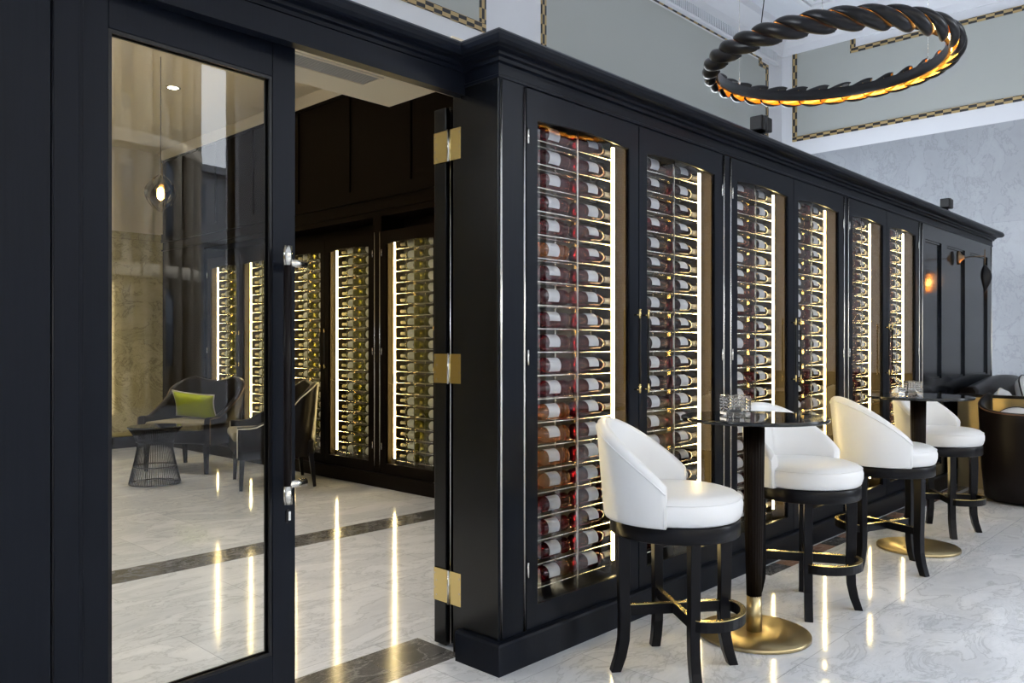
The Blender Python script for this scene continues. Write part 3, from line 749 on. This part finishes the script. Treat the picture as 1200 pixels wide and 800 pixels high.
def legs_of(t, rot):
    for q in range(4):
        a = rot + PI / 4 + q * PI / 2
        ca, sa = math.cos(a), math.sin(a)
        prof = [(.238, .625), (.240, .50), (.238, .36), (.234, .24), (.238, .14), (.252, .07), (.276, .0)]
        hs = [.058, .054, .050, .050, .048, .046, .046]
        bm = B(); bar(bm, [(r * ca, r * sa, z) for r, z in prof], [.044] * 7, hs, (ca, sa, 0)); 
        # flat foot
        for v in bm.verts:
            if v.co.z < .02: v.co.z = 0
        link('leg', bm, M['black_wood'], t, bevel=.003)
    for k in (0, 1):
        a = rot + PI / 4 + k * PI / 2; ca, sa = math.cos(a), math.sin(a)
        z = .272 - .001 * k
        bm = B(); bar(bm, [(-.232 * ca, -.232 * sa, z), (.232 * ca, .232 * sa, z)], .024, .046); s = link('stretcher', bm, M['black_wood'], t)
        bm = B(); bar(bm, [(-.205 * ca, -.205 * sa, z + .0245 + .0005 * k), (.205 * ca, .205 * sa, z + .0245 + .0005 * k)], .020, .003); link('brass_strip', bm, M['brass'], s)
def footrest(t, rot, q):
    """curved rail bulging out between legs q and q+1"""
    a0 = rot + PI / 4 + q * PI / 2; a1 = a0 + PI / 2
    pts = []; n = 20
    for i in range(n + 1):
        u = i / n; a = a0 + (a1 - a0) * u
        r = .245 + .062 * max(0, math.sin(PI * u)) ** .55
        pts.append((r * math.cos(a), r * math.sin(a), .272))
    bm = B(); bar(bm, pts, .022, .046); f = link('footrest', bm, M['black_wood'], t)
    bm = B(); bar(bm, [(x, y, z + .0245) for x, y, z in pts], .024, .003); link('brass_strip', bm, M['brass'], f)
STOOLS = [
    ((3.165, 1.995), 7, -66, 2, 'white leather bar stool with rounded back in front of first cabinet, closest to camera'),
    ((4.43, 1.94), -18, -100, 2, 'white leather bar stool just behind the nearer round table, its inner backrest facing us'),
    ((5.60, 1.90), 26, -46, 0, 'white leather bar stool between the two round tables, turned away, outer back showing'),
    ((6.95, 1.95), -11, -98, 2, 'white leather bar stool partly behind the farther round table, beside the dark tub chair'),
]
for i, ((x, y), rb, face, q, lab) in enumerate(STOOLS):
    t = make_stool(); t.location = (x, y, 0); t.rotation_euler = (0, 0, math.radians(face))
    tag(t, lab, 'bar stool', 'white bar stools along the wine cabinets')
    legs_of(t, math.radians(rb - face)); footrest(t, math.radians(rb - face), q)

# ------------------------------------------------------------------ bar tables
def bar_table(x, y, lab):
    t = thing('bar_table', lab, 'table', (x, y, 0), 0, 'round bar tables')
    bm = B(); lathe(bm, [(.27, .001), (.275, .003), (.275, .016), (.272, .020), (.05, .023)], 64); link('base', bm, M['brushed'], t)
    bm = B(); lathe(bm, [(.038, .020), (.0365, .20)], 32); link('ferrule', bm, M['brushed'], t)
    bm = B(); lathe(bm, [(.0375, .198), (.044, .45), (.050, .80), (.0535, 1.07)], 96, flute=(20, -.06)); link('pole', bm, M['inner_wood'], t)
    bm = B(); lathe(bm, [(.16, 1.068), (.16, 1.078)], 40); link('mounting_plate', bm, M['black_metal'], t)
    bm = B(); lathe(bm, [(.355, 1.079), (.360, 1.083), (.360, 1.095), (.356, 1.099)], 80); link('tabletop', bm, M['black_glass'], t)
    return t
bar_table(3.80, 1.93, 'round black-topped bar table on brass disc base, the one nearer the camera')
bar_table(6.24, 1.90, 'round black-topped bar table on brass disc base, the one farther away')
def tumbler(x, y, rz, lab):
    t = thing('glass_tumbler', lab, 'glass', (x, y, 1.100), rz, 'crystal holders on the bar tables')
    bm = B(); s = .058
    bbox(bm, -s, s, -s, s, 0, .028, .004)
    # walls with cut facets
    for (a, b, c, d) in ((-s, s, -s, -s + .007), (-s, s, s - .007, s), (-s, -s + .007, -s + .0072, s - .0072), (s - .007, s, -s + .0072, s - .0072)):
        bbox(bm, a, b, c, d, .027, .108, .002)
    n = 6
    for i in range(n):
        u = -s + .012 + (2 * s - .024) * i / (n - 1)
        for z in (.045, .06, .075, .09):
            for p in ((u, -s - .0005), (u, s + .0005), (-s - .0005, u), (s + .0005, u)):
                tt = bmesh.new(); bmesh.ops.create_icosphere(tt, subdivisions=1, radius=.0058, matrix=Matrix.Translation((p[0], p[1], z))); merge(bm, tt)
    link('cut_glass', bm, M['crystal'], t)
    bm = B(); lathe(bm, [(.030, .0285), (.030, .050), (.026, .052)], 20); link('candle', bm, M['white_fabric'], t)
tumbler(3.70, 1.98, math.radians(-40), 'square cut-crystal candle holder on the nearer bar table')
tumbler(6.08, 1.90, math.radians(-40), 'square cut-crystal candle holder on the farther bar table')

# ------------------------------------------------------------------ ring chandelier
ch = thing('ring_chandelier', 'large black twisted-leaf ring chandelier with gold lit underside, hung on thin wires', 'chandelier', (4.54, 1.86, 3.05))
RR = .60
bm = B(); lathe(bm, [(RR, -.032), (RR, .032), (RR + .012, .032), (RR + .012, -.032), (RR, -.032)], 96, cap=False); link('inner_band', bm, M['black_metal'], ch)
bm = B(); lathe(bm, [(RR + .013, -.010), (RR + .013, .010), (RR + .020, .010), (RR + .020, -.010), (RR + .013, -.010)], 96, cap=False); link('light_band', bm, M['led_dim'], ch)
NL = 30
def petal(phi0):
    """leaf-shaped shell wrapped diagonally round the ring's outer side; outside black, lining gold"""
    bm = B(); nu, nv = 18, 8; grid = [[], []]
    for lay in (0, 1):
        for i in range(nu + 1):
            u = -1 + 2 * i / nu; row = []
            psi = math.radians(5 + 118 * u)                 # from under the ring, round the outside, over the top
            hw = .118 * (1 - abs(u) ** 2.4) ** .8 + .006
            for j in range(nv + 1):
                v = -1 + 2 * j / nv
                rad = .047 + .024 * (1 - v * v) * (1 - u * u) ** .5 - .010 * v - (.0035 if lay else 0)
                ph = phi0 - .24 * u + v * hw
                r = RR + .018 + rad * math.cos(psi) * (1.0 if math.cos(psi) > 0 else .55)
                z = rad * math.sin(psi) * 1.0
                row.append(bm.verts.new((r * math.cos(ph), r * math.sin(ph), z)))
            grid[lay].append(row)
    for lay in (0, 1):
        for i in range(nu):
            for j in range(nv):
                a = (grid[lay][i][j], grid[lay][i + 1][j], grid[lay][i + 1][j + 1], grid[lay][i][j + 1])
                f = bm.faces.new(a if lay == 0 else tuple(reversed(a))); f.smooth = True; f.material_index = lay
    G = grid
    for i in range(nu):
        for j in (0, nv):
            bm.faces.new((G[0][i][j], G[0][i + 1][j], G[1][i + 1][j], G[1][i][j])).material_index = 0
    for j in range(nv):
        for i in (0, nu):
            bm.faces.new((G[0][i][j], G[0][i][j + 1], G[1][i][j + 1], G[1][i][j])).material_index = 0
    return bm
p0 = link('leaf', petal(0), [M['black_metal'], M['gold_inside']], ch)
for k in range(1, NL):
    c = p0.copy(); C.objects.link(c); c.parent = ch; c.rotation_euler = (0, 0, 2 * PI * k / NL)
for a in (200, 320, 80):
    ca, sa = math.cos(math.radians(a)), math.sin(math.radians(a))
    bm = B(); tube(bm, [((RR + .006) * ca, (RR + .006) * sa, .03), ((RR + .006) * ca, (RR + .006) * sa, HZ - 3.05)], .0012, 5); w = link('suspension_wire', bm, M['steel'], ch)
    bm = B(); tube(bm, [((RR + .006) * ca, (RR + .006) * sa, .03), ((RR + .006) * ca, (RR + .006) * sa, .055)], .006, 8); link('gripper', bm, M['chrome'], w)
a = math.radians(170); bm = B(); tube(bm, [((RR + .01) * math.cos(a), (RR + .01) * math.sin(a), .03), ((RR - .03) * math.cos(a), (RR - .03) * math.sin(a), .25), ((RR - .02) * math.cos(a), (RR - .02) * math.sin(a), 1.4), ((RR - .02) * math.cos(a), (RR - .02) * math.sin(a), HZ - 3.05)], .003, 6); link('power_cable', bm, M['black_metal'], ch)

# ------------------------------------------------------------------ spotlights on the cornice
def spot(x, lab):
    t = thing('spotlight', lab, 'spotlight', (x, 2.49, 2.833), 0, 'small black spotlights on the cornice')
    bm = B(); bbox(bm, -.03, .03, -.02, .02, 0, .012, .002); tube(bm, [(0, 0, .012), (0, 0, .035)], .010, 8); link('bracket', bm, M['black_metal'], t)
    bm = B(); bbox(bm, -.10, .045, -.045, .045, .030, .125, .008)
    tube(bm, [(-.045, 0, .03), (-.045, 0, .125)], .048, 16); link('housing', bm, M['black_metal'], t)
spot(5.03, 'small black spotlight on the cornice below the ring chandelier')
spot(9.1, 'small black spotlight on the cornice near its far end')

# ------------------------------------------------------------------ wall sconce
sc = thing('wall_sconce', 'black leaf-shaped wall sconce on the end panelling', 'wall lamp', (9.577, FB, 2.40))
bm = B(); lathe(bm, [(.05, 0), (.05, .02), (.03, .035), (.018, .05), (.012, .07)], 24)
bmesh.ops.transform(bm, matrix=Matrix.Rotation(PI / 2, 4, 'X'), verts=bm.verts); bmesh.ops.scale(bm, vec=(.8, 1, 1.5), verts=bm.verts); link('wall_plate', bm, M['bronze'], sc)
bm = B(); tube(bm, [(0, -.06, 0), (0, -.27, .0)], .005, 8); tube(bm, [(0, -.26, .07), (0, -.26, -.10)], .006, 8); link('arm', bm, M['bronze'], sc)
bm = B(); G = []
nu, nv = 14, 16
for i in range(nu + 1):
    u = i / nu; z = -.09 - .30 * u; rad = .068 * max(0, math.sin(PI * min(1, u * 1.02) ** .85)) + .004; row = []
    for j in range(nv + 1):
        a = math.radians(-90 - 112 + 224 * j / nv) + (u - .5) * .6
        row.append(bm.verts.new((rad * math.cos(a) + .010 * math.sin(u * 5), -.26 + rad * math.sin(a) * .9, z)))
    G.append(row)
for i in range(nu):
    for j in range(nv):
        f = bm.faces.new((G[i][j], G[i + 1][j], G[i + 1][j + 1], G[i][j + 1])); f.smooth = True
s = link('leaf_shade', bm, [M['black_metal'], M['gold_inside']], sc)
md = s.modifiers.new('thickness', 'SOLIDIFY'); md.thickness = .003; md.material_offset = 1; md.offset = -1
bm = B(); lathe(bm, [(.004, -.29), (.018, -.27), (.022, -.24), (.014, -.20), (.008, -.17)], 16, 0, -.26); link('bulb', bm, M['bulb'], sc)

# ------------------------------------------------------------------ inner room furniture
def armchair(loc, rz, lab, cord, w=.98, d=.86):
    """faces +x locally"""
    t = thing('armchair', lab, 'armchair', (loc[0], loc[1], 0), rz, 'dark leather armchairs in the inner room')
    zs = .34
    bm = B(); bbox(bm, -d / 2 + .06, d / 2 - .02, -w / 2 + .06, w / 2 - .06, zs, zs + .16, .03, 3); link('seat_base', bm, M['dark_leather'], t)
    bm = B(); bbox(bm, -d / 2 + .14, d / 2 - .0, -w / 2 + .12, w / 2 - .12, zs + .15, zs + .245, .035, 4); link('seat', bm, M['seat_suede'], t)
    n = 36; bm = B(); rings = []; top = []
    for i in range(n + 1):
        s = -1 + 2 * i / n; a = abs(s)
        # U-shaped path: arms straight, back curved
        if a > .45:
            q = (a - .45) / .55; x = -d / 2 + .22 + q * (d - .26); y = (w / 2 - .02) * (1 if s > 0 else -1)
            nx, ny = 0, (1 if s > 0 else -1)
        else:
            th = s / .45 * PI / 2; x = -d / 2 + .22 - .22 * math.cos(th); y = (w / 2 - .02) * math.sin(th)
            nx, ny = -math.cos(th) * .9, math.sin(th)
            l = math.hypot(nx, ny); nx /= l; ny /= l
        if a < .18: zt = 1.03 + .06 * (a / .18) ** 2
        elif a < .45: zt = 1.09 - .16 * ((a - .18) / .27) ** 1.2
        else: zt = .93 - .29 * min(1, ((a - .45) / .40)) ** .7
        th_ = .075
        zb = zs - .02
        lean = .10 * max(0, zt - .6)
        P = [(0, zb), (lean * .4, (zb + zt) / 2), (lean, zt - .02), (lean - .012, zt), (lean - th_ * .5, zt + .006), (lean - th_ + .008, zt - .006), (lean - th_, zt - .03), (lean * .4 - th_ * 1.1, (zb + zt) / 2), (-th_, zb)]
        rings.append([bm.verts.new((x + nx * o, y + ny * o, z)) for o, z in P])
        top.append((x + nx * (lean + .002), y + ny * (lean + .002), zt - .012))
    k = len(rings[0])
    for A, Bv in zip(rings, rings[1:]):
        for i in range(k):
            j = (i + 1) % k; f = bm.faces.new((A[i], Bv[i], Bv[j], A[j])); f.smooth = True
    bm.faces.new(rings[0]); bm.faces.new(list(reversed(rings[-1])))
    b = link('backrest', bm, M['dark_leather'], t)
    e0 = [(top[0][0] + .003, top[0][1], z) for z in (zs, .45, .55)]; e1 = [(top[-1][0] + .003, top[-1][1], z) for z in (.55, .45, zs)]
    bm = B(); tube(bm, e0 + top + e1, .007, 6); link('piping', bm, cord, b)
    for sx in (-1, 1):
        for sy in (-1, 1):
            bm = B(); x = sx * (d / 2 - .09); y = sy * (w / 2 - .10)
            sp = .03
            bar(bm, [(x, y, zs + .01), (x + sx * sp * (.4 if sx > 0 else 1.2), y + sy * sp * .3, 0)], [.052, .032], [.052, .032], (0, 1, 0)); link('leg', bm, M['black_wood'], t)
    return t
a1 = math.atan2(-.50, -.88)
armchair((4.40, 9.40), a1, 'dark leather armchair with flared back and green cushion, by the marble wall', M['bronze'])
a2 = math.atan2(.39, -.91)
armchair((4.50, 7.80), a2, 'dark leather armchair half hidden behind the glass door handle, cream piped edge', M['white_cord'])
def cushion(name, sx, sy, th, mat, cord, loc, rot, lab, cat='cushion', group=None, rnd=0.):
    n = 14; bm = B(); G = [[], []]
    for s in (0, 1):
        for i in range(n + 1):
            row = []
            for j in range(n + 1):
                u, v = -1 + 2 * i / n, -1 + 2 * j / n
                pin = 1 - .10 * (1 - u * u) * abs(v) - .0
                pin2 = 1 - .10 * (1 - v * v) * abs(u)
                h = th / 2 * max(0, (1 - u ** 4) * (1 - v ** 4)) ** .5
                if rnd: pin2 = 1 - rnd + rnd * (1 - v * v / 2) ** .5; pin = 1 - rnd + rnd * (1 - u * u / 2) ** .5
                row.append((u * sx / 2 * pin2, v * sy / 2 * pin, h * (1 if s else -1)))
            G[s].append(row)
    vt = [[bm.verts.new(p) for p in r] for r in G[1]]
    vb = [[(vt[i][j] if i in (0, n) or j in (0, n) else bm.verts.new(G[0][i][j])) for j in range(n + 1)] for i in range(n + 1)]
    for i in range(n):
        for j in range(n):
            bm.faces.new((vt[i][j], vt[i + 1][j], vt[i + 1][j + 1], vt[i][j + 1])).smooth = True
            bm.faces.new((vb[i][j], vb[i][j + 1], vb[i + 1][j + 1], vb[i + 1][j])).smooth = True
    edge = [G[1][i][0] for i in range(n)] + [G[1][n][j] for j in range(n)] + [G[1][n - i][n] for i in range(n)] + [G[1][0][n - j] for j in range(n)]
    o = link(name, bm, mat); tag(o, lab, cat, group)
    b2 = B(); tube(b2, edge, .008, 6, closed=True); link('piping', b2, cord, o)
    o.location = loc; o.rotation_euler = rot; return o
# cushion leans on the chair's back
def chair_frame(loc, rz, p):
    return Vector((loc[0], loc[1], 0)) + Matrix.Rotation(rz, 3, 'Z') @ Vector(p)
cp = chair_frame((4.40, 9.40), a1, (-.06, -.04, .745))
cu = cushion('cushion', .34, .56, .15, M['green_cushion'], M['white_cord'], cp, (0, 0, 0), 'lime green velvet cushion with pale piping on the armchair')
cu.rotation_mode = 'QUATERNION'; cu.rotation_quaternion = (Matrix.Rotation(a1, 3, 'Z') @ Matrix.Rotation(math.radians(-68), 3, 'Y') @ Matrix.Rotation(math.radians(6), 3, 'Z')).to_quaternion()
# wire table
st = thing('side_table', 'low round wire-based side table with bronze glass top beside the armchair', 'side table', (3.62, 8.66, 0))
bm = B()
for k in range(72):
    a = 2 * PI * k / 72; tw = .0
    pts = [((r) * math.cos(a + tw), (r) * math.sin(a + tw), z) for r, z in ((.255, .012), (.235, .10), (.20, .25), (.175, .38), (.18, .45), (.215, .53), (.262, .595))]
    tube(bm, pts, .0035, 4, cap=False)
for r, z in ((.255, .012), (.215, .19), (.18, .45), (.262, .595)): tube(bm, [(r * math.cos(2 * PI * k / 40), r * math.sin(2 * PI * k / 40), z) for k in range(40)], .007, 6, closed=True)
link('wire_base', bm, M['black_metal'], st)
bm = B(); lathe(bm, [(.258, .600), (.270, .603), (.270, .609), (.262, .612)], 48); link('tabletop', bm, M['black_glass'], st)
# pendant lantern and downlight
pn = thing('pendant_lamp', 'small glowing leaf-shaped pendant lamp hanging inside the room', 'pendant lamp', (3.40, 8.0, 2.95))
bm = B(); tube(bm, [(0, 0, .20), (0, 0, 1.35)], .004, 6); link('cord', bm, M['black_metal'], pn)
bm = B()
for k in range(6):
    a = k * PI / 3
    rows = []
    for i in range(11):
        u = i / 10; r = .14 * max(0, math.sin(PI * u)) ** .8 + .01; z = .20 - .38 * u; hw = .42 * max(0, math.sin(PI * u)) ** .7
        rows.append([bm.verts.new((r * math.cos(a + v * hw + u * .8), r * math.sin(a + v * hw + u * .8), z)) for v in (-1, -.4, .4, 1)])
    for A, Bv in zip(rows, rows[1:]):
        for j in range(3): bm.faces.new((A[j], Bv[j], Bv[j + 1], A[j + 1])).smooth = True
sh = link('leaf_shade', bm, [M['smoked']], pn)
bm = B(); lathe(bm, [(.008, -.06), (.03, -.04), (.034, .0), (.028, .05), (.012, .07)], 16); link('bulb', bm, M['bulb'], pn)
def downlight(x, y, z, lab, power=120):
    t = thing('downlight', lab, 'downlight', (x, y, z), 0, 'recessed ceiling downlights in the inner room')
    bm = B(); lathe(bm, [(.055, -.001), (.075, -.006), (.080, 0)], 24, cap=False); link('rim', bm, M['chrome'], t)
    bm = B(); lathe(bm, [(.055, -.003), (.055, .0)], 24); link('lens', bm, M['down'], t)
    l = bpy.data.lights.new('lamp', 'SPOT'); l.energy = power; l.color = (1, .91, .78); l.spot_size = math.radians(88); l.spot_blend = .6; l.shadow_soft_size = .05
    o = bpy.data.objects.new('lamp', l); C.objects.link(o); o.parent = t; o.location = (0, 0, -.02)
downlight(3.90, 8.86, 4.30, 'lit round downlight seen in the ceiling through the glass door', 160)
downlight(3.0, 11.2, 4.30, 'recessed downlight near the far marble wall of the inner room', 200)
downlight(.5, 9.0, 4.30, 'recessed downlight at the left side of the inner room', 160)
downlight(1.2, 4.3, 3.38, 'added unseen fill downlight behind the entrance soffit, left', 130)  # added lamp, hidden by the soffit, brightens the floor inside the doorway
downlight(3.4, 4.3, 3.38, 'added unseen fill downlight behind the entrance soffit, right', 130)  # second added lamp behind the soffit, for the same floor
downlight(2.2, 5.8, 4.02, 'added unseen fill downlight over the dark floor band', 170)  # added out of view in the ceiling step to lift the inner floor
downlight(.3, 11.2, 4.30, 'recessed downlight left near the far marble wall', 160)

# ------------------------------------------------------------------ seating at the far right
tb = thing('tub_chair', 'dark leather tub chair with curved top rim at the right edge', 'armchair', (8.82, 1.72, 0), math.radians(8))
bm = B(); n = 40; rings = []; top = []
am = math.radians(120)
for i in range(n + 1):
    a = -am + 2 * am * i / n; q = abs(a) / am
    zt = .84 + .16 * q ** 2.4
    ca, sa = -math.cos(a), math.sin(a)
    P = [(.36, .03), (.385, .30), (.41, zt - .03), (.405, zt), (.385, zt + .008), (.36, zt - .004), (.355, zt - .03), (.33, .30), (.30, .03)]
    rings.append([bm.verts.new((ca * r, sa * r, z)) for r, z in P]); top.append((ca * .408, sa * .408, zt - .006))
for A, Bv in zip(rings, rings[1:]):
    for i in range(9):
        j = (i + 1) % 9; bm.faces.new((A[i], Bv[i], Bv[j], A[j])).smooth = True
bm.faces.new(rings[0]); bm.faces.new(list(reversed(rings[-1])))
bk = link('backrest', bm, M['dark_leather'], tb)
bm = B(); tube(bm, top, .006, 6); link('piping', bm, pmat('brown_piping', (.16, .08, .04), .5), bk)
bm = B(); lathe(bm, [(.22, .03), (.31, .04), (.33, .34), (.32, .42), (.28, .45), (.004, .46)], 40); link('seat', bm, M['dark_leather'], tb)
bm = B(); lathe(bm, [(.26, 0), (.28, .004), (.28, .03)], 32); link('base', bm, M['black_wood'], tb)
cushion('cushion', .42, .42, .15, M['white_fabric'], M['black_cord'], (8.92, 1.84, .67), (0, math.radians(-70), math.radians(5)), 'white round-edged cushion with dark piping inside the tub chair', rnd=1.)
# brass clad partition with black ledge
pt = thing('low_partition', 'low brass-clad partition with black ledge behind the tub chair', 'partition', (9.30, 2.03, 0))
bm = B(); bbox(bm, 0, .06, -.45, .42, 0, .93, .004); link('brass_panel', bm, M['brushed'], pt)
bm = B(); bbox(bm, -.02, .08, -.75, .43, .93, .96, .004); link('ledge', bm, M['black_wood'], pt)
# banquette along the panelling and the far wall
bq = thing('banquette', 'long dark leather banquette against the end panelling and marble wall', 'sofa', (0, 0, 0))
bm = B(); bbox(bm, 9.46, 12.5, 1.70, 2.28, .0, .50, .03, 3); link('seat', bm, M['dark_leather'], bq)
bm = B()
n = 24; rings = []
for i in range(n + 1):
    u = i / n; x = 9.46 + 3.4 * u; zt = 1.02 + .10 * max(0, math.sin(PI * min(1, u * 1.25))) ** 1.2
    rings.append([bm.verts.new(p) for p in ((x, 2.47, .0), (x, 2.29, .0), (x, 2.32, zt - .04), (x, 2.35, zt), (x, 2.42, zt), (x, 2.47, zt - .03))])
for A, Bv in zip(rings, rings[1:]):
    for i in range(6):
        j = (i + 1) % 6; bm.faces.new((A[i], Bv[i], Bv[j], A[j])).smooth = True
bm.faces.new(rings[0]); bm.faces.new(list(reversed(rings[-1])))
link('backrest', bm, M['dark_leather'], bq)
bm = B(); bbox(bm, 12.55, 12.95, -1.5, 2.47, 0, 1.06, .04, 3); link('side_backrest', bm, M['dark_leather'], bq)
cushion('cushion', .48, .50, .16, M['white_fabric'], M['white_cord'], (9.72, 2.10, .765), (math.radians(78), 0, 0), 'cream cushion on the banquette, just above the black ledge, left one', rnd=.9)
cushion('cushion', .56, .60, .18, M['white_fabric'], M['black_cord'], (10.55, 2.04, .84), (math.radians(74), 0, 0), 'white cushion with dark piping upright on the banquette at the right edge', rnd=.7)
